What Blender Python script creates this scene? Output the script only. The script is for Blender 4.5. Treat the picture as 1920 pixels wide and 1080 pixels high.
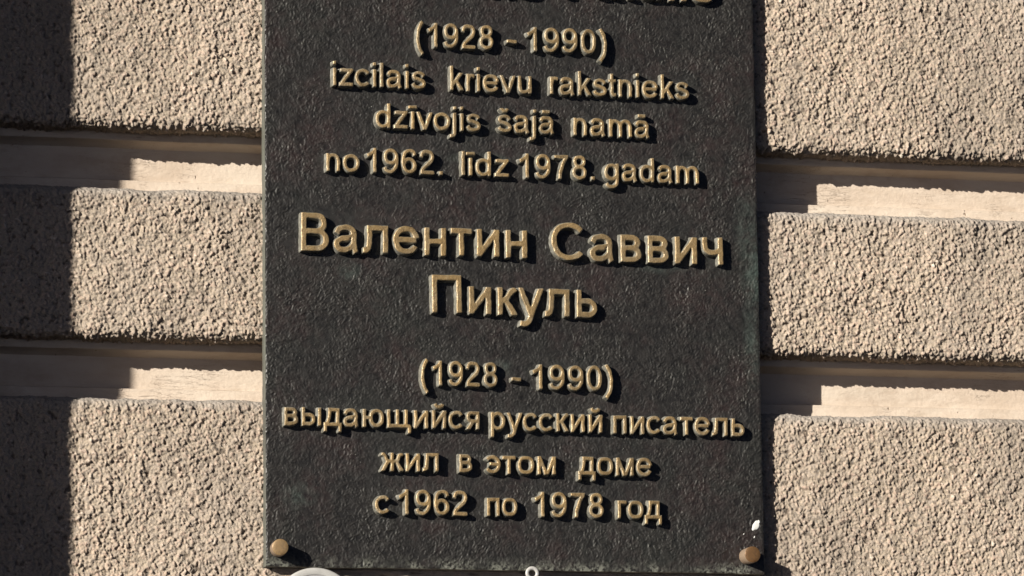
import bpy, math
import numpy as np
from mathutils import Vector, Matrix

SC = bpy.context.scene
COL = SC.collection
for o in list(bpy.data.objects):
    bpy.data.objects.remove(o)

# ---------------------------------------------------------------- camera
# wall frame: a = along the wall to the right, b = up, c = out of the wall (metres, U = one unit of 0.65 mm)
U = 0.00065
F = 8490.0                                   # focal length in pixels of a 1920 wide frame
ax = Vector((34000.0, -1037.0, -F)).normalized()      # wall's right, seen in camera axes
up = Vector((-584.0, 50300.0, -F))
up = (up - ax * up.dot(ax)).normalized()
nz = ax.cross(up)                            # wall's outward normal in camera axes
# columns of RW: camera axes expressed in the wall frame
RW = Matrix((ax, up, nz))
def wall2world(v):                           # wall frame -> Blender world (x right, z up, -y out)
    return Vector((v[0], -v[2], v[1]))
cam_x, cam_y, cam_z = (wall2world(RW.col[i]) for i in range(3))
cd = bpy.data.cameras.new('camera')
cam = bpy.data.objects.new('camera', cd)
COL.objects.link(cam)
cpos = cam_z * (F * U)
M = Matrix((cam_x, cam_y, cam_z)).transposed().to_4x4()
M.translation = cpos
cam.matrix_world = M
cd.sensor_width = 36.0
cd.lens = F / 1920.0 * 36.0
cd.clip_start = 0.1
cd.clip_end = 500.0
SC.camera = cam
CPW = RW.col[2] * (F * U)                    # camera position in wall frame

def at(px, py, c=0.0):
    """point of the plane c (units of U) where the photo pixel px,py falls -> (a, b) in U"""
    d = RW @ Vector(((px - 960.0) / F, -(py - 540.0) / F, -1.0))
    t = (c * U - CPW[2]) / d[2]
    p = Vector(CPW) + d * t
    return p[0] / U, p[1] / U

# ---------------------------------------------------------------- light
SUN = Vector((-1.34, 0.51, 1.0))             # towards the sun, wall frame
sw = wall2world(SUN).normalized()
sd = bpy.data.lights.new('sun', 'SUN')
sd.energy = 5.0
sd.angle = math.radians(0.5)
sd.color = (1.0, 0.93, 0.82)
so = bpy.data.objects.new('sun', sd)
so.rotation_euler = sw.to_track_quat('Z', 'Y').to_euler()
so.location = (-3, -3, 3)
COL.objects.link(so)
world = bpy.data.worlds.new('World')
SC.world = world
world.use_nodes = True
nt = world.node_tree
sky = nt.nodes.new('ShaderNodeTexSky')
sky.sky_type = 'NISHITA'
sky.sun_disc = False
sky.sun_elevation = math.asin(sw.z)
sky.sun_rotation = math.atan2(sw.x, sw.y)
sky.air_density = 0.07
sky.dust_density = 0.14
sky.ozone_density = 0.3
nt.links.new(sky.outputs[0], nt.nodes['Background'].inputs[0])
nt.nodes['Background'].inputs[1].default_value = 0.05
SC.view_settings.view_transform = 'Standard'
SC.view_settings.look = 'None'
SC.view_settings.exposure = 1.15
SC.view_settings.gamma = 1.0

# ---------------------------------------------------------------- material helpers
ALBEDO = 0.635      # overall paint strength of every surface
class G:
    def __init__(s, name):
        s.m = bpy.data.materials.new(name)
        s.m.use_nodes = True
        s.t = s.m.node_tree
        s.b = s.t.nodes['Principled BSDF']
    def n(s, typ, **kw):
        x = s.t.nodes.new(typ)
        for k, v in kw.items():
            setattr(x, k, v)
        return x
    def l(s, a, b):
        s.t.links.new(a, b)
    def setin(s, sock, v):
        if isinstance(v, bpy.types.NodeSocket):
            s.l(v, sock)
        elif isinstance(v, tuple) and len(v) == 3 and sock.type == 'RGBA':
            sock.default_value = (*v, 1)
        else:
            sock.default_value = v
    def math(s, op, a, b=0.0, c=None, clamp=False):
        x = s.n('ShaderNodeMath', operation=op, use_clamp=clamp)
        s.setin(x.inputs[0], a); s.setin(x.inputs[1], b)
        if c is not None: s.setin(x.inputs[2], c)
        return x.outputs[0]
    def coord(s):
        return s.n('ShaderNodeTexCoord').outputs['Object']
    def sep(s, v):
        x = s.n('ShaderNodeSeparateXYZ'); s.l(v, x.inputs[0]); return x.outputs
    def mapping(s, v, scale=(1, 1, 1), loc=(0, 0, 0), rot=(0, 0, 0)):
        x = s.n('ShaderNodeMapping'); s.l(v, x.inputs[0])
        x.inputs['Scale'].default_value = scale; x.inputs['Location'].default_value = loc
        x.inputs['Rotation'].default_value = rot
        return x.outputs[0]
    def noise(s, v, scale, detail=2.0, rough=0.5, dist=0.0):
        x = s.n('ShaderNodeTexNoise'); s.l(v, x.inputs['Vector'])
        x.inputs['Scale'].default_value = scale; x.inputs['Detail'].default_value = detail
        x.inputs['Roughness'].default_value = rough; x.inputs['Distortion'].default_value = dist
        return x.outputs['Fac']
    def ramp(s, f, stops):
        x = s.n('ShaderNodeValToRGB'); s.setin(x.inputs[0], f)
        e = x.color_ramp.elements
        while len(e) < len(stops): e.new(0.5)
        for i, (p, c) in enumerate(stops):
            e[i].position = p; e[i].color = (*c, 1) if len(c) == 3 else c
        return x.outputs[0]
    def fr(s, f, a, b, c=0.0, d=1.0):
        x = s.n('ShaderNodeMapRange'); s.setin(x.inputs[0], f)
        for i, v in enumerate((a, b, c, d)): x.inputs[1 + i].default_value = v
        return x.outputs[0]
    def mix(s, f, a, b, blend='MIX'):
        x = s.n('ShaderNodeMix', data_type='RGBA', blend_type=blend)
        s.setin(x.inputs[0], f); s.setin(x.inputs[6], a); s.setin(x.inputs[7], b)
        return x.outputs[2]
    def bump(s, h, strength, dist, prev=None):
        x = s.n('ShaderNodeBump'); s.setin(x.inputs['Height'], h)
        x.inputs['Strength'].default_value = strength; x.inputs['Distance'].default_value = dist
        if prev is not None: s.l(prev, x.inputs['Normal'])
        return x.outputs[0]
    def done(s, color=None, rough=None, metal=None, normal=None, spec=None):
        if color is not None:
            if isinstance(color, bpy.types.NodeSocket): color = s.mix(1.0, color, (ALBEDO, ALBEDO, ALBEDO), 'MULTIPLY')
            s.setin(s.b.inputs['Base Color'], color)
        if rough is not None: s.setin(s.b.inputs['Roughness'], rough)
        if metal is not None: s.setin(s.b.inputs['Metallic'], metal)
        if spec is not None: s.setin(s.b.inputs['Specular IOR Level'], spec)
        if normal is not None: s.l(normal, s.b.inputs['Normal'])
        return s.m

# ---------------------------------------------------------------- materials
def mat_render():
    g = G('rough_cast_render')
    v = g.coord()
    at_ = g.n('ShaderNodeAttribute', attribute_name='grain')
    gs = g.n('ShaderNodeSeparateColor'); g.l(at_.outputs['Color'], gs.inputs[0])
    c = g.ramp(gs.outputs[0], [(0.0, (0.30, 0.27, 0.24)), (0.22, (0.66, 0.55, 0.42)), (0.5, (0.50, 0.43, 0.37)),
                               (0.68, (0.74, 0.61, 0.47)), (0.84, (0.56, 0.41, 0.34)), (1.0, (0.92, 0.83, 0.70))])
    big = g.noise(v, 5.0, 4.0, 0.6)
    c = g.mix(g.fr(big, 0.38, 0.66, 0, 0.42), c, (0.50, 0.44, 0.38))
    fine = g.noise(v, 900.0, 2.0, 0.6)
    c = g.mix(1.0, c, g.ramp(fine, [(0.2, (0.60, 0.585, 0.575)), (0.8, (0.95, 0.935, 0.92))]), 'MULTIPLY')
    # pits between the grains coloured darker to deepen their shade, dusty grey towards the top arris of a course
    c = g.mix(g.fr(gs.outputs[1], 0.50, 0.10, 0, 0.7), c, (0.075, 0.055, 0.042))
    c = g.mix(gs.outputs[2], c, (0.36, 0.33, 0.30))
    stain = g.noise(g.mapping(v, (1, 1, 0.45), (4, 1, 2)), 6.5, 5.0, 0.65)
    c = g.mix(g.fr(stain, 0.50, 0.68, 0, 0.45), c, (0.20, 0.175, 0.15))
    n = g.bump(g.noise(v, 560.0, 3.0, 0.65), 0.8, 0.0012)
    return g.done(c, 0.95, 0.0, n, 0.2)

def mat_joint():
    g = G('painted_smooth_render')
    v = g.coord()
    st = g.mapping(v, (1, 1, 3.2))
    a = g.noise(st, 9.0, 5.0, 0.6)
    c = g.ramp(a, [(0.3, (0.56, 0.455, 0.36)), (0.5, (0.65, 0.545, 0.445)), (0.7, (0.69, 0.60, 0.50))])
    b = g.noise(v, 45.0, 4.0, 0.6)
    c = g.mix(g.fr(b, 0.60, 0.72, 0, 0.4), c, (0.56, 0.455, 0.35))
    pits = g.noise(v, 130.0, 2.0, 0.5)
    c = g.mix(g.fr(pits, 0.73, 0.78, 0, 0.75), c, (0.22, 0.15, 0.10))
    crack = g.noise(g.mapping(v, (2.5, 1, 26)), 9.0, 3.0, 0.7, 0.6)
    ck = g.math('ABSOLUTE', g.math('SUBTRACT', crack, 0.5))
    ckm = g.math('MULTIPLY', g.fr(ck, 0.0, 0.008, 1, 0), g.fr(g.noise(v, 12.0), 0.52, 0.62))
    c = g.mix(g.math('MULTIPLY', ckm, 0.55), c, (0.25, 0.17, 0.12))
    grime = g.noise(g.mapping(v, (1, 1, 1.6), (2, 0, 3)), 10.0, 6.0, 0.72)
    c = g.mix(g.fr(grime, 0.54, 0.74, 0, 0.5), c, (0.33, 0.25, 0.18))
    h = g.math('ADD', g.noise(st, 60.0, 5.0, 0.65), g.math('MULTIPLY', g.noise(v, 210.0, 3.0, 0.6), 0.55))
    h = g.math('SUBTRACT', h, g.math('MULTIPLY', g.fr(pits, 0.72, 0.78), 0.8))
    h = g.math('SUBTRACT', h, g.math('MULTIPLY', ckm, 0.4))
    return g.done(c, 0.85, 0.0, g.bump(h, 0.8, 0.0012), 0.25)

def mat_slab():
    g = G('patinated_bronze')
    v = g.coord()
    wa = g.n('ShaderNodeAttribute', attribute_name='ridge')
    rr = wa.outputs['Fac']
    red = g.noise(v, 14.0, 4.0, 0.7)
    red2 = g.noise(v, 95.0, 2.0, 0.6)
    c = g.mix(g.fr(red2, 0.38, 0.62), (0.0088, 0.0083, 0.0080), (0.0150, 0.0138, 0.0130))
    rm = g.math('MULTIPLY', g.fr(red, 0.46, 0.64), g.fr(red2, 0.35, 0.6, 0.3, 1.0))
    c = g.mix(g.math('MULTIPLY', rm, 0.75), c, (0.025, 0.0145, 0.014))
    gn = g.noise(g.mapping(v, loc=(5, 2, 9)), 11.0, 4.0, 0.7)
    c = g.mix(g.fr(gn, 0.52, 0.72, 0, 0.35), c, (0.019, 0.024, 0.020))
    # ridge tops rubbed a little paler
    c = g.mix(g.math('MULTIPLY', rr, 0.20), c, (0.065, 0.060, 0.053))
    hl = g.n('ShaderNodeAttribute', attribute_name='halo').outputs['Fac']
    hm = g.math('MULTIPLY', hl, g.fr(g.noise(v, 40.0, 4.0, 0.7), 0.36, 0.62))
    c = g.mix(g.math('MULTIPLY', hm, 0.7), c, (0.042, 0.044, 0.040))
    s = g.sep(v)
    # verdigris stains: right edge, under the big name, bottom edge dust
    def blob(px, py, rx, ry):
        a, b = at(px, py, 26)
        dx = g.math('DIVIDE', g.math('SUBTRACT', s[0], a * U), rx * U)
        dz = g.math('DIVIDE', g.math('SUBTRACT', s[2], b * U), ry * U)
        d = g.math('SQRT', g.math('ADD', g.math('MULTIPLY', dx, dx), g.math('MULTIPLY', dz, dz)))
        return g.fr(d, 1.0, 0.0)
    st = blob(1416, 515, 34, 80)
    for q in ((655, 506, 26, 26), (1400, 430, 30, 90), (940, 690, 26, 22), (1410, 640, 22, 120), (560, 930, 40, 30), (1245, 500, 60, 18), (900, 300, 70, 16)):
        st = g.math('MAXIMUM', st, g.math('MULTIPLY', blob(*q), 0.55))
    vn = g.noise(v, 60.0, 4.0, 0.7)
    stm = g.math('MULTIPLY', st, g.fr(vn, 0.35, 0.6))
    c = g.mix(g.math('MULTIPLY', stm, 0.75), c, (0.080, 0.115, 0.10))
    _, bb = at(960, 1069.5, 26)
    edge = g.fr(g.math('SUBTRACT', s[2], bb * U), 0.0, 30 * U, 1, 0)
    edge = g.math('MULTIPLY', g.math('POWER', edge, 2.0), g.fr(g.noise(v, 230.0, 2.0, 0.6), 0.40, 0.56))
    edge = g.math('MULTIPLY', edge, g.fr(g.noise(v, 45.0, 2.0, 0.6), 0.40, 0.62, 0.12, 1.0))
    c = g.mix(g.math('MULTIPLY', edge, 0.8), c, (0.27, 0.28, 0.235))
    sp = g.noise(v, 420.0, 1.0, 0.5)
    c = g.mix(g.fr(sp, 0.78, 0.81, 0, 0.7), c, (0.30, 0.30, 0.27))
    # paler streaked grey on the side faces
    nrm = g.n('ShaderNodeNewGeometry').outputs['True Normal']
    side = g.fr(g.math('ABSOLUTE', g.sep(nrm)[0]), 0.5, 0.9)
    sc = g.ramp(g.noise(g.mapping(v, (1, 1, 0.25)), 60.0, 4.0, 0.65), [(0.3, (0.085, 0.085, 0.075)), (0.6, (0.13, 0.135, 0.115)), (0.75, (0.15, 0.17, 0.15))])
    c = g.mix(side, c, sc)
    n = g.bump(g.noise(v, 700.0, 2.0, 0.6), 0.35, 0.0004)
    rg = g.fr(g.noise(v, 120.0, 2.0), 0.3, 0.7, 0.38, 0.6)
    return g.done(c, rg, 0.0, n, 0.40)

def mat_letter():
    g = G('aged_brass_letter')
    v = g.coord()
    oi = g.n('ShaderNodeObjectInfo')
    va = g.n('ShaderNodeVectorMath', operation='ADD')
    geo = g.n('ShaderNodeNewGeometry')
    g.l(geo.outputs['Position'], va.inputs[0])
    p = va.outputs[0]
    s = g.sep(v)      # object z = height above the slab
    # the face is rubbed to brass, the flanks keep the pale lime and verdigris crust
    fv = g.fr(g.math('ADD', s[2], g.math('MULTIPLY', g.noise(p, 240.0, 3.0, 0.7), 0.0016)), 0.0104, 0.0111)
    n1 = g.noise(p, 190.0, 4.0, 0.7)
    brass = g.ramp(n1, [(0.25, (0.19, 0.13, 0.066)), (0.45, (0.33, 0.228, 0.110)), (0.6, (0.40, 0.285, 0.142)), (0.75, (0.48, 0.38, 0.23))])
    tint = g.noise(p, 9.0, 2.0)
    brass = g.mix(g.fr(tint, 0.4, 0.65, 0, 0.35), brass, (0.24, 0.19, 0.12))
    tarn = g.noise(p, 75.0, 4.0, 0.65)
    brass = g.mix(g.fr(tarn, 0.52, 0.68, 0, 0.6), brass, (0.13, 0.095, 0.055))
    brass = g.mix(1.0, brass, g.ramp(oi.outputs['Random'], [(0.0, (0.88, 0.87, 0.84)), (0.5, (1.08, 1.05, 0.98)), (1.0, (1.22, 1.18, 1.08))]), 'MULTIPLY')
    flank = g.ramp(g.noise(p, 150.0, 4.0, 0.7), [(0.3, (0.10, 0.096, 0.08)), (0.5, (0.20, 0.195, 0.165)), (0.7, (0.37, 0.365, 0.33))])
    c = g.mix(fv, flank, brass)
    arris = g.math('MULTIPLY', g.fr(s[2], 0.0082, 0.0092), g.fr(s[2], 0.01071, 0.0103))  # paler brass on the worn edges, also painting in their highlight
    c = g.mix(g.math('MULTIPLY', arris, g.fr(g.noise(p, 130.0), 0.35, 0.6, 0.3, 0.9)), c, (0.47, 0.40, 0.28))
    h = g.math('ADD', g.noise(p, 520.0, 3.0, 0.7), g.math('MULTIPLY', g.noise(p, 170.0, 2.0), 0.6))
    n = g.bump(h, 0.8, 0.0008)
    return g.done(c, g.fr(n1, 0.3, 0.7, 0.5, 0.34), g.fr(s[2], 0.0078, 0.0095, 0.0, 0.5), n, 0.5)

def mat_bolt():
    g = G('brass_bolt')
    v = g.coord()
    n1 = g.noise(v, 160.0, 4.0, 0.6)
    c = g.ramp(n1, [(0.3, (0.19, 0.12, 0.06)), (0.5, (0.31, 0.205, 0.10)), (0.62, (0.25, 0.17, 0.09)), (0.75, (0.15, 0.10, 0.06))])
    oi = g.n('ShaderNodeObjectInfo')
    face = g.fr(g.sep(v)[1], -0.0238, -0.0244)
    c = g.mix(g.math('SUBTRACT', 1.0, face), c, (0.38, 0.28, 0.20))
    c = g.mix(face, c, g.mix(1.0, c, oi.outputs['Color'], 'MULTIPLY'))
    return g.done(c, 0.42, 0.35, g.bump(g.noise(v, 500.0, 3.0), 0.25, 0.0004), 0.5)

def mat_plain(name, col, rough, var=0.1, scale=80.0):
    g = G(name)
    v = g.coord()
    lo = tuple(x * (1 - var) for x in col); hi = tuple(min(1, x * (1 + var)) for x in col)
    c = g.ramp(g.noise(v, scale, 4.0, 0.6), [(0.3, lo), (0.7, hi)])
    return g.done(c, rough, 0.0, g.bump(g.noise(v, 400.0, 3.0), 0.3, 0.0004), 0.5)

M_RENDER = mat_render(); M_JOINT = mat_joint(); M_SLAB = mat_slab()
M_LETTER = mat_letter(); M_BOLT = mat_bolt()
M_WHITE = mat_plain('white_enamel', (0.47, 0.465, 0.45), 0.4)
M_GREY = mat_plain('grey_enamel', (0.34, 0.33, 0.335), 0.45)
M_SPLASH = mat_plain('white_splash', (0.72, 0.73, 0.71), 0.7, 0.1)

# ---------------------------------------------------------------- object helpers
def link(name, me, parent=None, mat=None, loc=None):
    o = bpy.data.objects.new(name, me)
    COL.objects.link(o)
    if parent is not None: o.parent = parent
    if mat is not None and me is not None and not me.materials: me.materials.append(mat)
    if loc is not None: o.location = loc
    return o

def thing(name, label, cat, loc=(0, 0, 0)):
    o = link(name, None)
    o.location = loc
    o.empty_display_size = 0.05
    o['label'] = label; o['category'] = cat
    return o

def mesh_np(name, V, Fq, smooth=True):
    """V (n,3), Fq (m,k) quads or triangles"""
    me = bpy.data.meshes.new(name)
    V = np.asarray(V, dtype=np.float32); Fq = np.asarray(Fq, dtype=np.int32)
    me.vertices.add(len(V)); me.vertices.foreach_set('co', V.ravel())
    k = Fq.shape[1]
    me.loops.add(Fq.size); me.loops.foreach_set('vertex_index', Fq.ravel())
    me.polygons.add(len(Fq))
    me.polygons.foreach_set('loop_start', np.arange(0, Fq.size, k, dtype=np.int32))
    me.polygons.foreach_set('use_smooth', np.full(len(Fq), smooth, dtype=bool))
    me.update(calc_edges=True)
    me.validate()
    return me

def W(a, b, c):      # wall frame in U -> world metres (arrays)
    return np.stack([a * U, -c * U, b * U], axis=-1)

# ---------------------------------------------------------------- 3D grain
def hash3(i, j, k, s):
    h = (i * 374761393 + j * 668265263 + k * 2147483647 + s * 144665) & 0xFFFFFFFF
    h = ((h ^ (h >> 13)) * 1274126177) & 0xFFFFFFFF
    h = ((h ^ (h >> 15)) * 2246822519) & 0xFFFFFFFF
    return (h ^ (h >> 16)) & 0xFFFFFFFF

def worley(P, cell, seed):
    Q = P / cell
    I = np.floor(Q).astype(np.int64)
    fr = (Q - I).astype(np.float32)
    best = np.full(len(P), 9.0, np.float32); bid = np.zeros(len(P), np.float32)
    for dx in (-1, 0, 1):
        for dy in (-1, 0, 1):
            for dz in (-1, 0, 1):
                h = hash3(I[:, 0] + dx, I[:, 1] + dy, I[:, 2] + dz, seed)
                ox = (h & 1023).astype(np.float32) / 1023; oy = ((h >> 10) & 1023).astype(np.float32) / 1023
                oz = ((h >> 20) & 1023).astype(np.float32) / 1023
                sc = 0.8 + 0.45 * ((h >> 5) & 255).astype(np.float32) / 255
                d = ((dx + ox - fr[:, 0]) ** 2 + (dy + oy - fr[:, 1]) ** 2 + (dz + oz - fr[:, 2]) ** 2) * sc
                m = d < best
                best = np.where(m, d, best); bid = np.where(m, ((h >> 7) & 4095).astype(np.float32) / 4095, bid)
    return np.sqrt(best), bid

def vnoise(P, cell, seed):
    Q = P / cell
    I = np.floor(Q).astype(np.int64); f = (Q - I).astype(np.float32); f = f * f * (3 - 2 * f)
    r = np.zeros(len(P), np.float32)
    for dx in (0, 1):
        for dy in (0, 1):
            for dz in (0, 1):
                h = (hash3(I[:, 0] + dx, I[:, 1] + dy, I[:, 2] + dz, seed) & 0xFFFF).astype(np.float32) / 65535
                w = (f[:, 0] if dx else 1 - f[:, 0]) * (f[:, 1] if dy else 1 - f[:, 1]) * (f[:, 2] if dz else 1 - f[:, 2])
                r += w * h
    return r

# ---------------------------------------------------------------- wall
D = 94.0            # depth of the joints
XL, XR = -1700.0, 1500.0
def course(btop, bbot, xs, step, seed, parent, rtop=20.0, rbot=17.0):
    """one rough-cast course: cross-section swept along the wall, displaced along its normal"""
    pts = []; nor = []
    def seg(p0, p1, n, st):
        L = math.hypot(p1[0] - p0[0], p1[1] - p0[1]); k = max(1, int(L / st))
        for i in range(k):
            t = i / k; pts.append((p0[0] + (p1[0] - p0[0]) * t, p0[1] + (p1[1] - p0[1]) * t)); nor.append(n)
    seg((btop, -D - 4), (btop, -rtop), (1, 0), step * 2.2)
    k = max(3, int(rtop * 1.57 / step))
    for i in range(k):
        a = math.pi / 2 * i / k
        pts.append((btop - rtop + rtop * math.cos(a), -rtop + rtop * math.sin(a))); nor.append((math.cos(a), math.sin(a)))
    seg((btop - rtop, 0), (bbot + rbot, 0), (0, 1), step)
    k = max(3, int(rbot * 1.57 / step))
    for i in range(k):
        a = math.pi / 2 * i / k
        pts.append((bbot + rbot - rbot * math.sin(a), -rbot + rbot * math.cos(a))); nor.append((-math.sin(a), math.cos(a)))
    seg((bbot, -rbot), (bbot, -D - 4), (-1, 0), step * 2.2)
    pts.append((bbot, -D - 4)); nor.append((-1, 0))
    pts = np.array(pts, np.float32); nor = np.array(nor, np.float32)
    nx, ny = len(xs), len(pts)
    A = np.repeat(xs[None, :], ny, 0).ravel(); B = np.repeat(pts[:, 0][:, None], nx, 1).ravel(); C = np.repeat(pts[:, 1][:, None], nx, 1).ravel()
    NB = np.repeat(nor[:, 0][:, None], nx, 1).ravel(); NC = np.repeat(nor[:, 1][:, None], nx, 1).ravel()
    P = np.stack([A, B, C], 1).astype(np.float32)
    wob = np.stack([vnoise(P, 7.0, seed + 11), vnoise(P, 7.0, seed + 12), vnoise(P, 7.0, seed + 13)], 1) - 0.5
    Pw = P + wob * 5.0
    f1, id1 = worley(Pw, 6.3, seed)
    f2, id2 = worley(Pw, 3.6, seed + 5)
    hole = np.clip((vnoise(P, 6.5, seed + 31) - 0.64) * 5, 0, 1)
    lo = vnoise(P, 75.0, seed + 21) - 0.5
    md = vnoise(P, 22.0, seed + 22) - 0.5
    g1 = np.clip(1 - (f1 / 0.95) ** 2, 0, 1); g2 = np.clip(1 - (f2 / 0.95) ** 2, 0, 1)
    P2 = np.stack([A, B * 0 + seed, C * 0], 1)
    damp0 = 1 + 0.35 * np.clip(1 - (B - bbot) / 30.0, 0, 1) * (0.4 + vnoise(P2, 24.0, seed + 60))
    tt = np.clip((btop - 3 - B) / 12.0, 0, 1); damp = (0.42 + 0.58 * tt * tt * (3 - 2 * tt)) * damp0
    big = np.clip((vnoise(P, 70.0, seed + 41) - 0.25) * 1.6, 0.45, 1.25)
    h = (5.3 * g1 * (0.3 + 0.95 * id1) + 4.3 * g2 * (0.5 + 0.7 * id2) - 2.4 * hole) * (0.65 + 0.35 * big) * damp + lo * 4.0 + md * 3.2 - 3.6
    V = W(A, B + NB * h, C + NC * h)
    ii = np.arange(ny - 1)[:, None] * nx + np.arange(nx - 1)[None, :]
    q = np.stack([ii, ii + nx, ii + nx + 1, ii + 1], -1).reshape(-1, 4)
    me = mesh_np('stone_course', V, q)
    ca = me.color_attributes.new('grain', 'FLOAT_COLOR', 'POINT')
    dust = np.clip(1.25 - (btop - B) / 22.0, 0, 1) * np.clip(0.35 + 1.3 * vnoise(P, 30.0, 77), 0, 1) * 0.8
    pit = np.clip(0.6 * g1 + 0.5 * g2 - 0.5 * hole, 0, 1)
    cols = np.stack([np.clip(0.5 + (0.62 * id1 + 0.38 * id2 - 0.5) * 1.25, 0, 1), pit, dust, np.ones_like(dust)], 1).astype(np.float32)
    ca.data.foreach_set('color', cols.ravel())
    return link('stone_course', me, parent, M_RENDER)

def dense_x(step):
    l0, _ = at(-14, 540); l1, _ = at(520, 540); r0, _ = at(1400, 540); r1, _ = at(1936, 540)
    return np.concatenate([np.arange(XL, l0, 14.0), np.arange(l0, l1, step), np.arange(l1, r0, 14.0), np.arange(r0, r1, step), np.arange(r1, XR, 14.0)]).astype(np.float32)

wall = thing('rendered_wall', 'beige building wall of rough-cast courses parted by smooth recessed joints, behind the dark plaque', 'wall')
# course edges at the joints, read at the wall face
b1_bot = at(400, 241)[1]; b2_top = at(400, 355)[1]; b2_bot = at(400, 634)[1]; b3_top = at(400, 747)[1]
pitch = b2_top - b3_top
STEP = 1.68
xs = dense_x(STEP)
course(at(400, -30)[1] + 60, b1_bot, xs, STEP, 3, wall)
course(b2_top, b2_bot, xs, STEP, 40, wall)
course(b3_top, at(400, 1100)[1] - 34, xs, STEP, 90, wall)
cx_ = np.arange(XL, XR, 9.0).astype(np.float32)
course(b3_top - pitch, b2_bot - 2 * pitch, cx_, 9.0, 130, wall)
course(b2_top + 2 * pitch, b1_bot + pitch, cx_, 9.0, 150, wall)

def joint(btop, bbot, parent, seed):
    """smooth recessed joint with a small fillet along its top and bottom"""
    rng = np.random.default_rng(seed)
    n = 260
    a = np.linspace(XL, XR, n)
    def band(name, prof, par, wav=0.8):
        prof = np.array(prof, np.float32)
        m = len(prof)
        A = np.repeat(a[None, :], m, 0); B = np.repeat(prof[:, 0][:, None], n, 1); C = np.repeat(prof[:, 1][:, None], n, 1)
        P = np.stack([A.ravel(), (B * 0 + seed).ravel(), C.ravel()], 1)
        w = ((vnoise(P, 90.0, seed) - 0.5) * 2 * wav + (vnoise(P, 25.0, seed + 1) - 0.5) * wav).reshape(m, n)
        V = W(A.ravel(), (B + w).ravel(), (C + w * 0.5).ravel())
        ii = np.arange(m - 1)[:, None] * n + np.arange(n - 1)[None, :]
        q = np.stack([ii, ii + n, ii + n + 1, ii + 1], -1).reshape(-1, 4)
        me = mesh_np(name, V, q)
        me.set_sharp_from_angle(angle=math.radians(40))
        return link(name, me, par, M_JOINT)
    base = band('recessed_joint', [(btop + 12, -D), (btop - 5, -D), (bbot + 20, -D), (bbot - 12, -D)], parent, 0.5)
    band('fillet', [(btop + 6, -D - 2), (btop + 6, -D + 38), (btop - 14, -D + 38), (btop - 16.5, -D + 36), (btop - 18, -D + 26), (btop - 21, -D + 10), (btop - 24, -D + 3), (btop - 26, -D - 2)], base)
    band('fillet', [(bbot + 29, -D - 2), (bbot + 27, -D + 14), (bbot + 26.5, -D + 16.5), (bbot + 25, -D + 18), (bbot + 12, -D + 18.5), (bbot - 8, -D + 26), (bbot - 8, -D - 2)], base)

joint(b1_bot, b2_top, wall, 5)
joint(b2_bot, b3_top, wall, 9)
joint(b2_bot - pitch, b3_top - pitch, wall, 14)
joint(b1_bot + pitch, b2_top + pitch, wall, 17)

def box(name, x0, x1, b0, b1, c0, c1, parent, mat, r=3.0, nseg=3):
    import bmesh
    bm = bmesh.new()
    bmesh.ops.create_cube(bm, size=1.0)
    for v in bm.verts:
        a = x0 if v.co.x < 0 else x1; b = b0 if v.co.z < 0 else b1; c = c1 if v.co.y < 0 else c0
        v.co = Vector((a * U, -c * U, b * U))
    if r > 0:
        bmesh.ops.bevel(bm, geom=bm.edges[:], offset=r * U, segments=nseg, profile=0.5, affect='EDGES')
    me = bpy.data.meshes.new(name); bm.to_mesh(me); bm.free()
    for p in me.polygons: p.use_smooth = True
    me.set_sharp_from_angle(angle=math.radians(40))
    return link(name, me, parent, mat)

# the bay that steps forward to the left of the frame and throws the straight shadow
edge_a = at(141.5, 540)[0]
bay_a = -1700.0
out = (edge_a - bay_a) / (-SUN[0] / SUN[2])
box('projecting_bay', bay_a - 900, bay_a, -3200, 12000, -D - 30, out, wall, M_JOINT, 4.0)
box('wall_core', bay_a - 2, XR, -2600, 2600, -D - 60, -D - 26, wall, M_JOINT, 0)

# ---------------------------------------------------------------- plaque
TP = 26.0
pa0 = at(497, 540, TP)[0]; pa1 = at(1422.5, 540, TP)[0]; pb0 = at(960, 1069.3, TP)[1]; pb1 = at(960, -420, TP)[1]
plaque = thing('memorial_plaque', 'dark patinated bronze memorial plaque with raised brass lettering, fixed to the rough beige wall', 'plaque')

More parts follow.
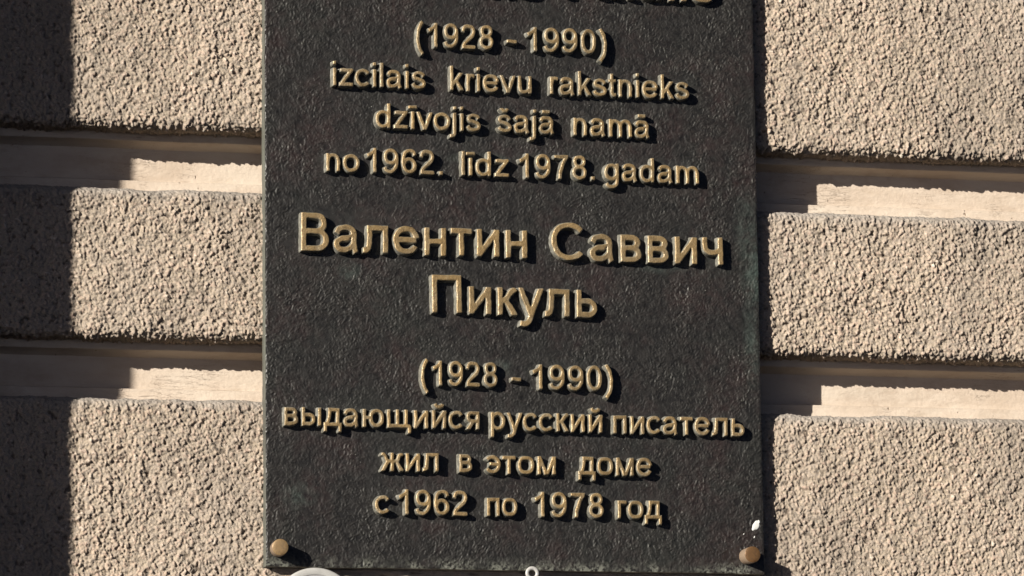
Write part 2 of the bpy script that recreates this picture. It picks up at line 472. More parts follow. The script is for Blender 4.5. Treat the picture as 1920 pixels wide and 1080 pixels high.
def slab():
    # outline with slightly uneven cast edges, front arris rounded over
    n = 220
    pts = []
    L = [((pa0, pb1), (pa0, pb0)), ((pa0, pb0), (pa1, pb0)), ((pa1, pb0), (pa1, pb1)), ((pa1, pb1), (pa0, pb1))]
    for (p, q) in L:
        for i in range(n):
            t = i / n
            pts.append((p[0] + (q[0] - p[0]) * t, p[1] + (q[1] - p[1]) * t))
    pts = np.array(pts, np.float32)
    ctr = np.array([(pa0 + pa1) / 2, (pb0 + pb1) / 2], np.float32)
    P = np.stack([pts[:, 0], pts[:, 1], pts[:, 0] * 0], 1)
    w = (vnoise(P, 45.0, 5) - 0.5) * 2.2 + (vnoise(P, 12.0, 6) - 0.5) * 1.8
    nrm = np.zeros_like(pts)
    nrm[:n, 0] = -1; nrm[n:2 * n, 1] = -1; nrm[2 * n:3 * n, 0] = 1; nrm[3 * n:, 1] = 1
    pts = pts + nrm * w[:, None] * 0.7
    def ring(inset, c):
        p = pts.copy()
        p[:, 0] = np.clip(p[:, 0], pa0 - 3 + inset, pa1 + 3 - inset) ; p[:, 1] = np.clip(p[:, 1], pb0 - 3 + inset, pb1 + 3 - inset)
        s = np.sign(p - ctr)
        near_x = np.abs(np.abs(p[:, 0] - ctr[0]) - (pa1 - pa0) / 2) < 4; near_y = np.abs(np.abs(p[:, 1] - ctr[1]) - (pb1 - pb0) / 2) < 4
        p[:, 0] = np.where(near_x, p[:, 0] - s[:, 0] * inset, p[:, 0]); p[:, 1] = np.where(near_y, p[:, 1] - s[:, 1] * inset, p[:, 1])
        return np.stack([p[:, 0], p[:, 1], np.full(len(p), c)], 1)
    rings = [ring(0, -3), ring(0, TP - 2.2), ring(0.7, TP - 0.7), ring(2.0, TP - 0.6)]
    m = len(pts)
    V = np.concatenate(rings + [np.array([[ctr[0], ctr[1], TP]])])
    faces = []
    for k in range(3):
        for i in range(m):
            j = (i + 1) % m
            faces.append((k * m + i, k * m + j, (k + 1) * m + j, (k + 1) * m + i))
    me = bpy.data.meshes.new('slab')
    k3 = len(V)
    faces.append(tuple(3 * m + i for i in range(m)))
    me.from_pydata(W(V[:, 0], V[:, 1], V[:, 2]).tolist(), [], faces)
    me.validate()
    for p in me.polygons: p.use_smooth = True
    me.set_sharp_from_angle(angle=math.radians(50))
    return link('slab', me, plaque, M_SLAB)
body = slab()

def cast_skin():
    """front skin of the casting: a fine grid raised along thousands of short worm-like ridges"""
    st = 1.42
    x0, x1 = pa0 + 0.6, pa1 - 0.6; y0, y1 = pb0 + 0.6, at(960, -30, TP)[1]
    rng = np.random.default_rng(12)
    nx, ny = int((x1 - x0) / st) + 1, int((y1 - y0) / st) + 1
    Hm = np.zeros((ny, nx), np.float32)
    n = int((x1 - x0) * (y1 - y0) / 24)
    cx = rng.uniform(x0, x1, n); cy = rng.uniform(y0, y1, n)
    Pn = np.stack([cx, cy, cy * 0], 1)
    ang = (vnoise(Pn, 55.0, 3) * 5.5 + rng.normal(0, 0.75, n)); cur = rng.normal(0, 0.09, n)
    L = rng.uniform(5, 15, n); amp = rng.uniform(0.35, 1.0, n) * (0.55 + 0.7 * vnoise(Pn, 40.0, 9)); wd = rng.uniform(0.8, 1.25, n)
    K = 9
    for k in range(K):
        t = (k / (K - 1) - 0.5) * L
        a = ang + cur * t
        px_ = cx + np.cos(a) * t; py_ = cy + np.sin(a) * t
        ix = np.round((px_ - x0) / st).astype(int); iy = np.round((py_ - y0) / st).astype(int)
        for dx in (-2, -1, 0, 1, 2):
            for dy in (-2, -1, 0, 1, 2):
                jx = ix + dx; jy = iy + dy
                ok = (jx >= 0) & (jx < nx) & (jy >= 0) & (jy < ny)
                d2 = (x0 + jx * st - px_) ** 2 + (y0 + jy * st - py_) ** 2
                np.maximum.at(Hm, (jy[ok], jx[ok]), (amp * np.exp(-d2 / (1.3 * wd ** 2)))[ok].astype(np.float32))
    gx = np.linspace(x0, x1, nx); gy = np.linspace(y0, y1, ny)
    A, B = np.meshgrid(gx, gy)
    P = np.stack([A.ravel(), B.ravel(), A.ravel() * 0], 1).astype(np.float32)
    und = (vnoise(P, 60.0, 51) - 0.5) * 1.2 + (vnoise(P, 18.0, 52) - 0.5) * 0.5
    rim = np.minimum(np.minimum(A - x0, x1 - A), B - y0).ravel()
    hs = np.zeros((ny, nx), np.float32)
    hp = np.array(STROKE_PTS)
    ix = np.round((hp[:, 0] - x0) / st).astype(int); iy = np.round((hp[:, 1] - y0) / st).astype(int)
    ok = (ix >= 0) & (ix < nx) & (iy >= 0) & (iy < ny)
    hs[iy[ok], ix[ok]] = 1
    for _ in range(3):                       # spread by box blurs
        for axn in (0, 1):
            cs = np.cumsum(np.pad(hs, [(9, 8) if a_ == axn else (0, 0) for a_ in (0, 1)]), axis=axn)
            hs = (cs[17:] - cs[:-17] if axn == 0 else cs[:, 17:] - cs[:, :-17]) / 17.0
            hs = np.pad(hs, [(0, max(0, (ny, nx)[a_] - hs.shape[a_])) for a_ in (0, 1)])[:ny, :nx]
    halo = np.clip(hs / (np.percentile(hs, 97) + 1e-6), 0, 1).ravel()
    z = TP - 0.5 + Hm.ravel() * 1.65 * (1 - 0.35 * halo) + und * np.clip(rim / 20, 0, 1) - np.clip(1 - rim / 2.2, 0, 1) * 0.9
    ii = np.arange(ny - 1)[:, None] * nx + np.arange(nx - 1)[None, :]
    q = np.stack([ii, ii + 1, ii + nx + 1, ii + nx], -1).reshape(-1, 4)
    me = mesh_np('cast_skin', W(A.ravel(), B.ravel(), z), q)
    ra = me.attributes.new('ridge', 'FLOAT', 'POINT')
    ra.data.foreach_set('value', Hm.ravel())
    ha = me.attributes.new('halo', 'FLOAT', 'POINT')
    ha.data.foreach_set('value', halo.astype(np.float32))
    return link('cast_skin', me, body, M_SLAB)
# ---------------------------------------------------------------- lettering (own grotesque alphabet, stroke by stroke)
SW = 0.142   # stroke width / cap height
def smooth(*p, k=10):
    p = [np.array(q, float) for q in p]
    if len(p) < 3: return [tuple(q) for q in p]
    e = [2 * p[0] - p[1]] + p + [2 * p[-1] - p[-2]]
    out_ = []
    for i in range(1, len(e) - 2):
        for t in np.linspace(0, 1, k, endpoint=False):
            a, b, c, d = e[i - 1], e[i], e[i + 1], e[i + 2]
            out_.append(tuple(0.5 * ((2 * b) + (c - a) * t + (2 * a - 5 * b + 4 * c - d) * t * t + (3 * b - 3 * c + d - a) * t ** 3)))
    out_.append(tuple(p[-1]))
    return out_
def ell(cx, cy, rx, ry, a0=0, a1=360, ex=2.15):
    r = []
    for a in np.linspace(a0, a1, max(8, int(abs(a1 - a0) / 7))):
        c, s = math.cos(math.radians(a)), math.sin(math.radians(a))
        r.append((cx + rx * math.copysign(abs(c) ** (2 / ex), c), cy + ry * math.copysign(abs(s) ** (2 / ex), s)))
    return r
def bowl(x0, xr, y1, y0, side=1):
    ry = (y1 - y0) / 2; cx = xr - side * ry * 1.05
    return [(x0, y1)] + ell(cx, (y0 + y1) / 2, side * ry * 1.05, ry, 90, -90) + [(x0, y0)]
def ln(*p): return list(p)
X = 0.725; h_ = SW / 2; T = X - h_
dot = lambda x: ln((x, 0.86), (x, 1.0))
mac = lambda x, w=0.17: ln((x - w, 0.90), (x + w, 0.90))
arm_n = lambda x0, x1: smooth((x0, .40), (x0 + .045, .57), (x0 + .16, .655), (x0 + .29, .64), (x1 - .035, .56), (x1, .44)) + [(x1, 0)]
A_ = [smooth((.13, .50), (.20, .62), (.36, .655), (.51, .62), (.58, .50), (.58, .25), (.595, .10), (.64, .0)),
      smooth((.58, .43), (.45, .385), (.25, .35), (.145, .28), (.125, .18), (.19, .085), (.32, .065), (.46, .11), (.56, .20), (.585, .32))]
S_ = [smooth((.57, .52), (.50, .62), (.35, .655), (.20, .62), (.145, .53), (.19, .44), (.34, .385), (.51, .32), (.575, .21), (.51, .10), (.35, .065), (.18, .105), (.10, .215))]
O_ = [ell(.388, .3625, .28, .297)]
C_ = [ell(.365, .3625, .265, .297, 36, 324)]
SOFT = lambda x: [ln((x, 0), (x, X)), bowl(x, x + .43, .43, h_)]
NINE = [ell(.375, .672, .235, .258), smooth((.61, .70), (.635, .56), (.62, .36), (.55, .17), (.42, .08), (.29, .075), (.18, .13), (.13, .25))]
CLIP = {}
def clip(path, y0=None, y1=None, x0=None, x1=None): return ('clip', path, y0, y1, x0, x1)
GL = {
 '1': (.777, [ln((.47, 0), (.47, 1)), clip(smooth((.50, .985), (.40, .83), (.28, .745), (.14, .69)), y1=1.0)]),
 '2': (.777, [smooth((.13, .70), (.165, .83), (.26, .915), (.385, .93), (.53, .875), (.595, .73), (.545, .57), (.41, .42), (.25, .27), (.14, .11)), ln((.075, h_), (.67, h_))]),
 '8': (.777, [ell(.385, .738, .20, .192), ell(.385, .295, .24, .222)]),
 '7': (.777, [ln((.09, .925), (.68, .925)), smooth((.62, .92), (.50, .72), (.39, .46), (.33, .22), (.31, 0))]),
 '9': (.777, NINE), '6': (.777, [[(.765 - x, 1 - y) for x, y in p] for p in NINE]),
 '0': (.777, [ell(.385, .5, .24, .43, ex=2.3)]),
 '(': (.465, [smooth((.36, 1.04), (.22, .80), (.15, .52), (.15, .22), (.22, -.06), (.36, -.30))]),
 ')': (.465, [smooth((.10, 1.04), (.24, .80), (.31, .52), (.31, .22), (.24, -.06), (.10, -.30))]),
 '-': (.465, [ln((.05, .36), (.42, .36))]),
 '.': (.388, [ln((.19, 0), (.19, .15))]),
 'V': (.93, [clip(ln((.055, 1.02), (.47, -.02)), 0, 1), clip(ln((.875, 1.02), (.46, -.02)), 0, 1)]),
 'P': (.93, [ln((.175, 0), (.175, 1)), bowl(.175, .79, .925, .47)]),
 'i': (.31, [ln((.155, 0), (.155, X)), dot(.155)]), 'ī': (.31, [ln((.155, 0), (.155, X)), mac(.155, .185)]),
 'l': (.31, [ln((.155, 0), (.155, 1))]), 'k': (.698, [ln((.165, 0), (.165, 1)), clip(ln((.18, .20), (.62, .78)), y1=X), clip(ln((.33, .42), (.63, -.05)), y0=0)]),
 'z': (.698, [ln((.08, T), (.61, T)), clip(ln((.60, .72), (.10, .02)), 0.02, X - .02), ln((.05, h_), (.64, h_))]),
 'c': (.698, C_), 'a': (.777, A_), 'ā': (.777, A_ + [mac(.36)]), 's': (.698, S_),
 'š': (.698, S_ + [clip(ln((.19, .99), (.37, .80)), 0.82, .98), clip(ln((.51, .99), (.33, .80)), 0.82, .98)]),
 'r': (.465, [ln((.165, 0), (.165, X)), smooth((.165, .42), (.205, .57), (.30, .65), (.44, .635))]),
 'e': (.777, [ell(.388, .3625, .28, .297, 8, 332), ln((.13, .37), (.665, .37))]),
 'v': (.698, [clip(ln((.06, .76), (.355, -.03)), 0, X), clip(ln((.64, .76), (.345, -.03)), 0, X)]),
 'u': (.777, [ln((.61, 0), (.61, X)), ln((.165, X)) + smooth((.165, .28), (.20, .13), (.31, .068), (.46, .085), (.57, .18), (.61, .32))]),
 'n': (.777, [ln((.165, 0), (.165, X)), arm_n(.165, .605)]),
 'm': (1.163, [ln((.155, 0), (.155, X)), arm_n(.155, .58), arm_n(.58, 1.005)]),
 't': (.388, [smooth((.19, .95), (.19, .5), (.19, .2), (.225, .09), (.29, .068), (.37, .075)), ln((.03, T), (.36, T))]),
 'd': (.777, [ln((.61, 0), (.61, 1)), ell(.365, .3625, .245, .297)]),
 'g': (.777, [ln((.61, X), (.61, .05)) + smooth((.61, 0), (.575, -.14), (.48, -.21), (.34, -.22), (.21, -.18), (.15, -.08)), ell(.365, .3825, .245, .277)]),
 'o': (.777, O_), 'j': (.31, [ln((.155, X), (.155, 0)) + smooth((.155, -.08), (.12, -.18), (.04, -.215), (-.06, -.21)), dot(.155)]),
 # Cyrillic
 'В': (.93, [ln((.18, 0), (.18, 1)), bowl(.18, .72, .925, .525), bowl(.18, .77, .525, h_)]),
 'П': (1.0, [ln((.17, 0), (.17, 1)), ln((.83, 0), (.83, 1)), ln((.17, .925), (.83, .925))]),
 'С': (1.008, [ell(.50, .5, .41, .43, 38, 320)]),
 'а': (.777, A_), 'е': (.777, [ell(.388, .3625, .28, .297, 8, 332), ln((.13, .37), (.665, .37))]), 'о': (.777, O_), 'с': (.698, C_),
 'в': (.742, [ln((.165, 0), (.165, X)), bowl(.165, .56, T, .375), bowl(.165, .59, .375, h_)]),
 'л': (.813, [smooth((.04, h_), (.12, h_), (.185, .12), (.215, .30), (.225, T)), ln((.155, T), (.64, T)), ln((.645, 0), (.645, X))]),
 'н': (.77, [ln((.165, 0), (.165, X)), ln((.605, 0), (.605, X)), ln((.165, .37), (.605, .37))]),
 'т': (.64, [ln((.32, 0), (.32, X)), ln((.035, T), (.605, T))]),
 'и': (.78, [ln((.165, 0), (.165, X)), ln((.625, 0), (.625, X)), clip(ln((.13, .02), (.66, .70)), 0, X)]),
 'ч': (.727, [ln((.565, 0), (.565, X)), ln((.14, X)) + smooth((.14, .52), (.175, .39), (.29, .325), (.43, .33), (.56, .37))]),
 'п': (.757, [ln((.165, 0), (.165, X)), ln((.60, 0), (.60, X)), ln((.165, T), (.60, T))]),
 'к': (.64, [ln((.165, 0), (.165, X)), clip(smooth((.20, .37), (.34, .42), (.46, .60), (.60, .70)), y1=X), clip(ln((.30, .42), (.59, -.05)), y0=0)]),
 'у': (.698, [clip(ln((.06, .76), (.37, .0)), y1=X), clip(ln((.645, .76), (.42, .18)) + smooth((.38, .05), (.30, -.14), (.20, -.215), (.06, -.20)), y1=X)]),
 'ь': (.727, SOFT(.165)), 'ы': (1.0, SOFT(.165) + [ln((.845, 0), (.845, X))]),
 'д': (.815, [smooth((.17, .10), (.235, .26), (.265, .45), (.275, T)), ln((.20, T), (.625, T)), ln((.625, .05), (.625, X)), ln((.02, h_), (.79, h_)), ln((.09, -.22), (.09, .10)), ln((.72, -.22), (.72, .10))]),
 'ю': (1.05, [ln((.165, 0), (.165, X)), ln((.165, .37), (.42, .37)), ell(.68, .3625, .245, .297)]),
 'щ': (1.15, [ln((.165, 0), (.165, X)), ln((.535, 0), (.535, X)), ln((.905, 0), (.905, X)), ln((.165, h_), (1.08, h_)), ln((1.04, -.22), (1.04, .10))]),
 'я': (.757, [ln((.595, 0), (.595, X)), [(.76 - x, y) for x, y in bowl(.165, .60, T, .33)], clip(ln((.40, .34), (.13, -.06)), y0=0)]),
 'р': (.777, [ln((.165, -.29), (.165, X)), ell(.41, .3625, .245, .297)]),
 'ж': (.98, [ln((.49, 0), (.49, X)), clip(smooth((.03, .69), (.18, .62), (.27, .42), (.45, .375)), y1=X), clip(smooth((.95, .69), (.80, .62), (.71, .42), (.53, .375)), y1=X), clip(ln((.33, .42), (.04, -.06)), y0=0), clip(ln((.65, .42), (.94, -.06)), y0=0)]),
 'э': (.712, [[(.70 - x, y) for x, y in ell(.365, .3625, .265, .297, 36, 324)], ln((.22, .37), (.58, .37))]),
 'м': (.96, [ln((.165, 0), (.165, X)), ln((.795, 0), (.795, X)), clip(ln((.15, .76), (.48, -.02)), 0, X), clip(ln((.81, .76), (.48, -.02)), 0, X)]),
 'г': (.51, [ln((.165, 0), (.165, X)), ln((.165, T), (.50, T))]),
}
GL['й'] = (.78, GL['и'][1] + [smooth((.23, .99), (.27, .90), (.395, .865), (.52, .90), (.56, .99))])

def seg_dist(Px, Py, a, b):
    dx, dy = b[0] - a[0], b[1] - a[1]
    L = dx * dx + dy * dy + 1e-12
    t = np.clip(((Px - a[0]) * dx + (Py - a[1]) * dy) / L, 0, 1)
    return np.hypot(Px - a[0] - t * dx, Py - a[1] - t * dy)

def implicit(strokes, Px, Py):
    s = np.full(Px.shape, 9.0)
    for st in strokes:
        lim = None
        if isinstance(st, tuple) and st[0] == 'clip':
            lim = st[2:]; st = st[1]
        w = SW
        d = np.full(Px.shape, 9.0)
        for i in range(len(st) - 1):
            d = np.minimum(d, seg_dist(Px, Py, st[i], st[i + 1]))
        d = d - w / 2
        closed = math.hypot(st[0][0] - st[-1][0], st[0][1] - st[-1][1]) < 1e-4
        if not closed:
            for p, q in ((st[0], st[1]), (st[-1], st[-2])):
                tx, ty = p[0] - q[0], p[1] - q[1]; L = math.hypot(tx, ty) + 1e-9
                e = ((Px - p[0]) * tx + (Py - p[1]) * ty) / L
                near = np.hypot(Px - p[0], Py - p[1]) < w * 0.8
                d = np.where(near, np.maximum(d, e), d)
        if lim:
            if lim[0] is not None: d = np.maximum(d, lim[0] - Py)
            if lim[1] is not None: d = np.maximum(d, Py - lim[1])
        s = np.minimum(s, d)
    return s

RISE = 16.5
def glyph_mesh(ch, cap, seed):
    """raised letter with sloping flanks and a softened arris; cap = cap height in U; origin at baseline on the slab"""
    adv, strokes = GL[ch]
    px = 1.0 / cap
    # height profile against distance outside the outline (U)
    lv = np.array([-1.8, -0.8, 0.0, 0.7, 1.9, 2.3]); hv = np.array([RISE, RISE - 0.3, RISE - 1.5, RISE - 4.0, 0.3, -2.0])
    pts = np.array([q for st in strokes for q in (st[1] if isinstance(st, tuple) else st)])
    x0, y0 = pts.min(0) - SW - 0.10; x1, y1 = pts.max(0) + SW + 0.10
    st_ = 1.25 * px if cap < 55 else 1.7 * px
    gx = np.arange(x0, x1, st_); gy = np.arange(y0, y1, st_)
    PX, PY = np.meshgrid(gx, gy)
    S = implicit(strokes, PX, PY)
    # zero contour of the union, by marching the grid
    segs = []
    s00 = S[:-1, :-1]; s10 = S[:-1, 1:]; s11 = S[1:, 1:]; s01 = S[1:, :-1]
    x00 = PX[:-1, :-1]; y00 = PY[:-1, :-1]
    for (sa, sb, sc_, A, B, Cc) in ((s00, s10, s11, (0, 0), (1, 0), (1, 1)), (s00, s11, s01, (0, 0), (1, 1), (0, 1))):
        vals = [sa, sb, sc_]; cs = [A, B, Cc]
        m = ~(((sa < 0) == (sb < 0)) & ((sb < 0) == (sc_ < 0)))
        if not m.any(): continue
        idx = np.argwhere(m)
        v = np.stack([q[m] for q in vals], 1); bx = x00[m]; by = y00[m]
        for r in range(len(idx)):
            p = []
            for a, b in ((0, 1), (1, 2), (2, 0)):
                if (v[r, a] < 0) != (v[r, b] < 0):
                    t = v[r, a] / (v[r, a] - v[r, b])
                    p.append((bx[r] + st_ * (cs[a][0] + (cs[b][0] - cs[a][0]) * t), by[r] + st_ * (cs[a][1] + (cs[b][1] - cs[a][1]) * t)))
            if len(p) == 2: segs.append((p[0], p[1]))
    sg = np.array(segs, dtype=np.float32)
    a = sg[:, 0]; b = sg[:, 1]; dv = b - a; LL = (dv ** 2).sum(1) + 1e-12
    fx = PX.ravel().astype(np.float32); fy = PY.ravel().astype(np.float32)
    band = np.abs(S.ravel()) < 8 * px + 0.02
    dist = np.full(fx.shape, 9.0, np.float32)
    bi = np.nonzero(band)[0]
    for k in range(0, len(bi), 1500):
        j = bi[k:k + 1500]
        t = np.clip(((fx[j, None] - a[None, :, 0]) * dv[None, :, 0] + (fy[j, None] - a[None, :, 1]) * dv[None, :, 1]) / LL[None], 0, 1)
        dd = np.hypot(fx[j, None] - a[None, :, 0] - t * dv[None, :, 0], fy[j, None] - a[None, :, 1] - t * dv[None, :, 1])
        dist[j] = dd.min(1)
    SD = np.where(S.ravel() < 0, -dist, dist).astype(np.float64) / px        # in U
    ny, nx = PX.shape
    ii = (np.arange(ny - 1)[:, None] * nx + np.arange(nx - 1)[None, :]).ravel()
    tri = np.concatenate([np.stack([ii, ii + 1, ii + nx + 1], 1), np.stack([ii, ii + nx + 1, ii + nx], 1)])
    V = np.stack([fx / px, fy / px, SD], 1).astype(np.float64)               # x, y in U, signed distance
    tv = V[tri]                                                              # (n,3,3)
    for L in lv:
        s = tv[:, :, 2] - L
        s = np.where(np.abs(s) < 1e-3, 0.0, s)
        keep = ~((s.max(1) > 0) & (s.min(1) < 0))
        cut = tv[~keep]; sc2 = s[~keep]; outp = [tv[keep]]
        if len(cut):
            zero = (sc2 == 0).sum(1) > 0
            # rotate so that the lone vertex comes first
            c2 = cut[~zero]; q2 = sc2[~zero]
            neg = (q2 < 0).sum(1)
            lone = np.where(neg == 1, np.argmax(q2 < 0, 1), np.argmax(q2 > 0, 1))
            r = np.arange(len(c2))
            v0 = c2[r, lone]; v1 = c2[r, (lone + 1) % 3]; v2 = c2[r, (lone + 2) % 3]
            t0 = q2[r, lone]; t1 = q2[r, (lone + 1) % 3]; t2 = q2[r, (lone + 2) % 3]
            m1 = v0 + (v1 - v0) * (t0 / (t0 - t1))[:, None]; m2 = v0 + (v2 - v0) * (t0 / (t0 - t2))[:, None]
            outp += [np.stack([v0, m1, m2], 1), np.stack([m1, v1, v2], 1), np.stack([m1, v2, m2], 1)]
            c3 = cut[zero]; q3 = sc2[zero]
            if len(c3):
                z = np.argmax(q3 == 0, 1); r = np.arange(len(c3))
                v0 = c3[r, z]; v1 = c3[r, (z + 1) % 3]; v2 = c3[r, (z + 2) % 3]
                t1 = q3[r, (z + 1) % 3]; t2 = q3[r, (z + 2) % 3]
                m1 = v1 + (v2 - v1) * (t1 / (t1 - t2))[:, None]
                outp += [np.stack([v0, v1, m1], 1), np.stack([v0, m1, v2], 1)]
        tv = np.concatenate(outp)
    tv = tv[tv[:, :, 2].mean(1) < lv[-1]]
    Z = np.interp(tv[:, :, 2], lv, hv)
    P = np.stack([tv[:, :, 0], tv[:, :, 1], Z], -1).reshape(-1, 3)
    key = np.round(P * 200).astype(np.int64)
    _, first, inv = np.unique(key, axis=0, return_index=True, return_inverse=True)
    P = P[first]; T3 = inv.reshape(-1, 3)
    ok = (T3[:, 0] != T3[:, 1]) & (T3[:, 1] != T3[:, 2]) & (T3[:, 0] != T3[:, 2])
    T3 = T3[ok]
    # hand-finished unevenness
    Pn = np.concatenate([P[:, :2] + seed * 97.0, P[:, 2:]], 1)
    jx = (vnoise(Pn, 8.0, 1) - 0.5) * 1.5; jy = (vnoise(Pn, 8.0, 2) - 0.5) * 1.5; jz = (vnoise(Pn, 12.0, 3) - 0.5) * 0.8
    P = P + np.stack([jx, jy, jz * (P[:, 2] > 1)], 1)
    me = mesh_np('glyph', P * U, T3)
    me.set_sharp_from_angle(angle=math.radians(48))
    xs_ = tv[:, :, 0][tv[:, :, 2] <= 0.05]
    return me, xs_.min() / cap, xs_.max() / cap, adv

NAMES = {'(': 'bracket', ')': 'bracket', '-': 'dash', '.': 'full_stop'}
cache = {}
letter_rows = [   # cap height in photo pixels, then words: text, left, right edge of the faces, baseline (x, y)
 (71, [("Valentīns", 600, 1008, 800, -16), ("Pikulis", 1060, 1341, 1287, 2.6)]),
 (46, [("(1928", 781, 926, 860, 90), ("-", 951, 970, 960, 93.5), ("1990)", 989, 1139, 1060, 98)]),
 (46, [("izcilais", 625, 799, 710, 163), ("krievu", 845, 997.5, 920, 172), ("rakstnieks", 1032, 1293, 1160, 181)]),
 (46, [("dzīvojis", 705, 902, 800, 242.5), ("šajā", 934, 1040, 990, 249.5), ("namā", 1076, 1219, 1150, 256)]),
 (46, [("no", 612.5, 675, 645, 321.5), ("1962.", 688, 831, 760, 325), ("līdz", 866, 956, 910, 330), ("1978.", 974, 1116, 1050, 335.5), ("gadam", 1134, 1311, 1220, 341.5)]),
 (71, [("Валентин", 565, 989.5, 790, 477), ("Саввич", 1035, 1357, 1220, 492.5)]),
 (71, [("Пикуль", 811, 1121, 960, 590.5)]),
 (46, [("(1928", 790, 934, 870, 724), ("-", 960, 978, 968, 727.5), ("1990)", 999, 1150.5, 1070, 731)]),
 (46, [("выдающийся", 534, 900, 710, 801), ("русский", 921, 1131, 1020, 808.5), ("писатель", 1151, 1397, 1275, 815)]),
 (46, [("жил", 715, 823, 770, 883.5), ("в", 862, 885.5, 873, 885.5), ("этом", 912, 1043, 980, 888.5), ("доме", 1085, 1224, 1160, 891.5)]),
 (46, [("с", 704, 731, 718, 963.5), ("1962", 748, 877, 810, 965.5), ("по", 914, 971, 945, 967.5), ("1978", 1003, 1133, 1070, 970), ("год", 1159, 1242, 1200, 972.5)]),
]
rngL = np.random.default_rng(4)
STROKE_PTS = []
for capn, words in letter_rows:
    for text, lx, rx, bx, by in words:
        cc = TP + RISE
        capU = capn * 1.012 * (1.0 + 0.0)
        pa = at(lx, by, cc)[0]; pb = at(rx, by, cc)[0]; base = at(bx, by, cc)[1]
        infos = []
        pen = 0.0
        for ch in text:
            key = (ch, capn)
            if key not in cache:
                cache[key] = glyph_mesh(ch, float(capn), len(cache))
                cache[key][0].materials.append(M_LETTER)
            me, g0, g1, adv = cache[key]
            infos.append((ch, me, pen, g0, g1)); pen += adv
        inkL = infos[0][2] + infos[0][3]; inkR = infos[-1][2] + infos[-1][4]
        s = (pb - pa) / (inkR - inkL)                    # U per unit of cap height, across
        for ch, me, pen_, g0, g1 in infos:
            nm = NAMES.get(ch, 'numeral' if ch.isdigit() else 'letter')
            sx = min(max(s / capn, 0.84), 1.06)
            # keep the glyph centred on its slot, with a natural width
            mid = (g0 + g1) / 2
            ac = pa + (pen_ + mid - inkL) * s
            if nm in ('dash', 'full_stop'): sx = s / capn if nm == 'dash' else 1.0
            o = link(nm, me, plaque)
            o.scale = (sx, capU / capn, 1.0)
            a0 = ac - mid * capn * sx
            o.location = (a0 * U, -TP * U, (base + rngL.normal(0, 0.25)) * U)
            for st_ in GL[ch][1]:
                pp = st_[1] if isinstance(st_, tuple) else st_
                for q0, q1 in zip(pp[:-1], pp[1:]):
                    k_ = max(1, int(math.hypot(q1[0] - q0[0], q1[1] - q0[1]) * capn / 2))
                    for t_ in range(k_):
                        STROKE_PTS.append((a0 + (q0[0] + (q1[0] - q0[0]) * t_ / k_) * capn * sx, base + (q0[1] + (q1[1] - q0[1]) * t_ / k_) * capn))
            o.rotation_euler = (math.pi / 2, rngL.normal(0, 0.004), 0)

cast_skin()

# ---------------------------------------------------------------- bolts, splash
def lathe(name, prof, parent, mat, n=48, sx=1.0):
    prof = np.array(prof, np.float32); m = len(prof)
    th = np.linspace(0, 2 * math.pi, n, endpoint=False)
    V = np.stack([prof[:, 0][:, None] * np.cos(th)[None] * sx, -np.repeat(prof[:, 1][:, None], n, 1), prof[:, 0][:, None] * np.sin(th)[None]], -1).reshape(-1, 3) * U
    ii = np.arange(m - 1)[:, None] * n + np.arange(n)[None, :]
    jj = np.arange(m - 1)[:, None] * n + (np.arange(n)[None, :] + 1) % n
    q = np.stack([ii, jj, jj + n, ii + n], -1).reshape(-1, 4)
    me = mesh_np(name, V, q)
    me.set_sharp_from_angle(angle=math.radians(50))
    return link(name, me, parent, mat)

def bolt(px, py, r, L, tilt, col):
    a, b = at(px, py, TP + L)
    o = lathe('bolt_head', [(r * 1.02, -3), (r * 1.02, L - 1.0), (r * 1.0, L - 0.3), (r * 0.97, L), (r * 0.5, L + 0.1), (0.01, L + 0.3)], plaque, M_BOLT)
    o.location = (a * U, -TP * U, b * U)
    o.rotation_euler = (tilt[0], 0, tilt[1])
    o.color = (*col, 1)
    return o
bolt(529.0, 1025.0, 14.8, 38.0, (0.02, -0.09), (1.0, 1.0, 1.0))
bolt(1411.5, 1039.5, 14.8, 38.0, (0.0, 0.0), (0.62, 0.50, 0.42))

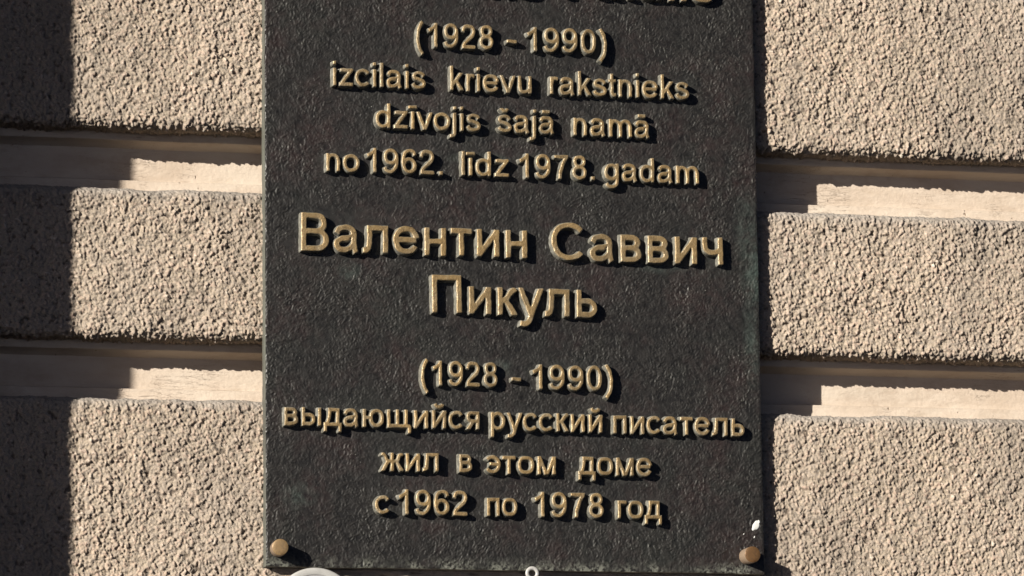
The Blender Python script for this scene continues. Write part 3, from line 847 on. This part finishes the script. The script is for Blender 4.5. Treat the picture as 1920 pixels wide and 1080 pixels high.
def splash():
    import bmesh
    bm = bmesh.new()
    rng = np.random.default_rng(3)
    def blob(px, py, rx, ry, rot, hgt, n=20):
        a, b = at(px, py, TP)
        vs = []
        ph = rng.uniform(0, 6.28, 3)
        rings = [(1.0, -0.5), (0.95, hgt * 0.5), (0.75, hgt * 0.9), (0.35, hgt)]
        rr = []
        for k, (f, z) in enumerate(rings):
            ring = []
            for i in range(n):
                t = 2 * math.pi * i / n
                w = 1 + 0.06 * math.sin(2 * t + ph[0]) + 0.13 * math.sin(3 * t + ph[1]) + 0.06 * math.sin(5 * t + ph[2])
                x = rx * f * w * math.cos(t); y = ry * f * w * math.sin(t)
                X_ = x * math.cos(rot) - y * math.sin(rot); Y_ = x * math.sin(rot) + y * math.cos(rot)
                ring.append(bm.verts.new(((a + X_) * U, -(TP + z) * U, (b + Y_) * U)))
            rr.append(ring)
        for k in range(3):
            for i in range(n):
                bm.faces.new((rr[k][i], rr[k][(i + 1) % n], rr[k + 1][(i + 1) % n], rr[k + 1][i]))
        bm.faces.new(rr[3])
    blob(1417, 986, 6.4, 10.3, -0.42, 1.2)
    blob(1422.5, 979, 2.6, 4.0, -0.2, 1.4)
    blob(1414.5, 1007, 1.3, 2.2, -0.4, 0.8, 10)
    blob(1394.5, 1001.5, 1.0, 1.8, -0.6, 0.8, 10)
    bmesh.ops.recalc_face_normals(bm, faces=bm.faces[:])
    me = bpy.data.meshes.new('paint_splash'); bm.to_mesh(me); bm.free()
    for p in me.polygons: p.use_smooth = True
    link('paint_splash', me, plaque, M_SPLASH)
splash()

# ---------------------------------------------------------------- the two white fittings cut by the lower edge
def fitting_disc():
    c = 62.0
    a, b = at(593, 1145.5, c)
    t = thing('round_fitting', 'round white rimmed disc under the plaque near its lower left bolt', 'wall fitting', (a * U, 0, b * U))
    o = lathe('rim', [(60, c - 14), (76, c - 14), (79, c - 11), (79.5, c - 4), (78, c - 0.8), (75.5, c), (68, c - 0.2), (66.6, c - 0.8), (66, c - 6)], t, M_WHITE, 96)
    lathe('disc_face', [(66.4, c - 1.6), (50, c - 1.4), (20, c - 1.2), (0.01, c - 1.2)], t, M_GREY, 96)
    lathe('stem', [(14, -6), (14, c - 10)], t, M_WHITE, 32)
fitting_disc()
def fitting_ring():
    c = 48.0
    a, b = at(998, 1075.0, c)
    t = thing('hanging_ring', 'small white metal ring at the middle of the plaque bottom edge', 'ring', (a * U, 0, b * U))
    prof = []
    for i in range(17):
        q = 2 * math.pi * i / 16
        prof.append((9.6 + 3.5 * math.cos(q), c + 2.6 * math.sin(q)))
    lathe('ring_loop', prof, t, M_WHITE, 48)
    o = lathe('shank', [(3.4, -6), (3.4, c - 1)], t, M_WHITE, 20)
    o.location = (0, 0, -10.5 * U)
fitting_ring()
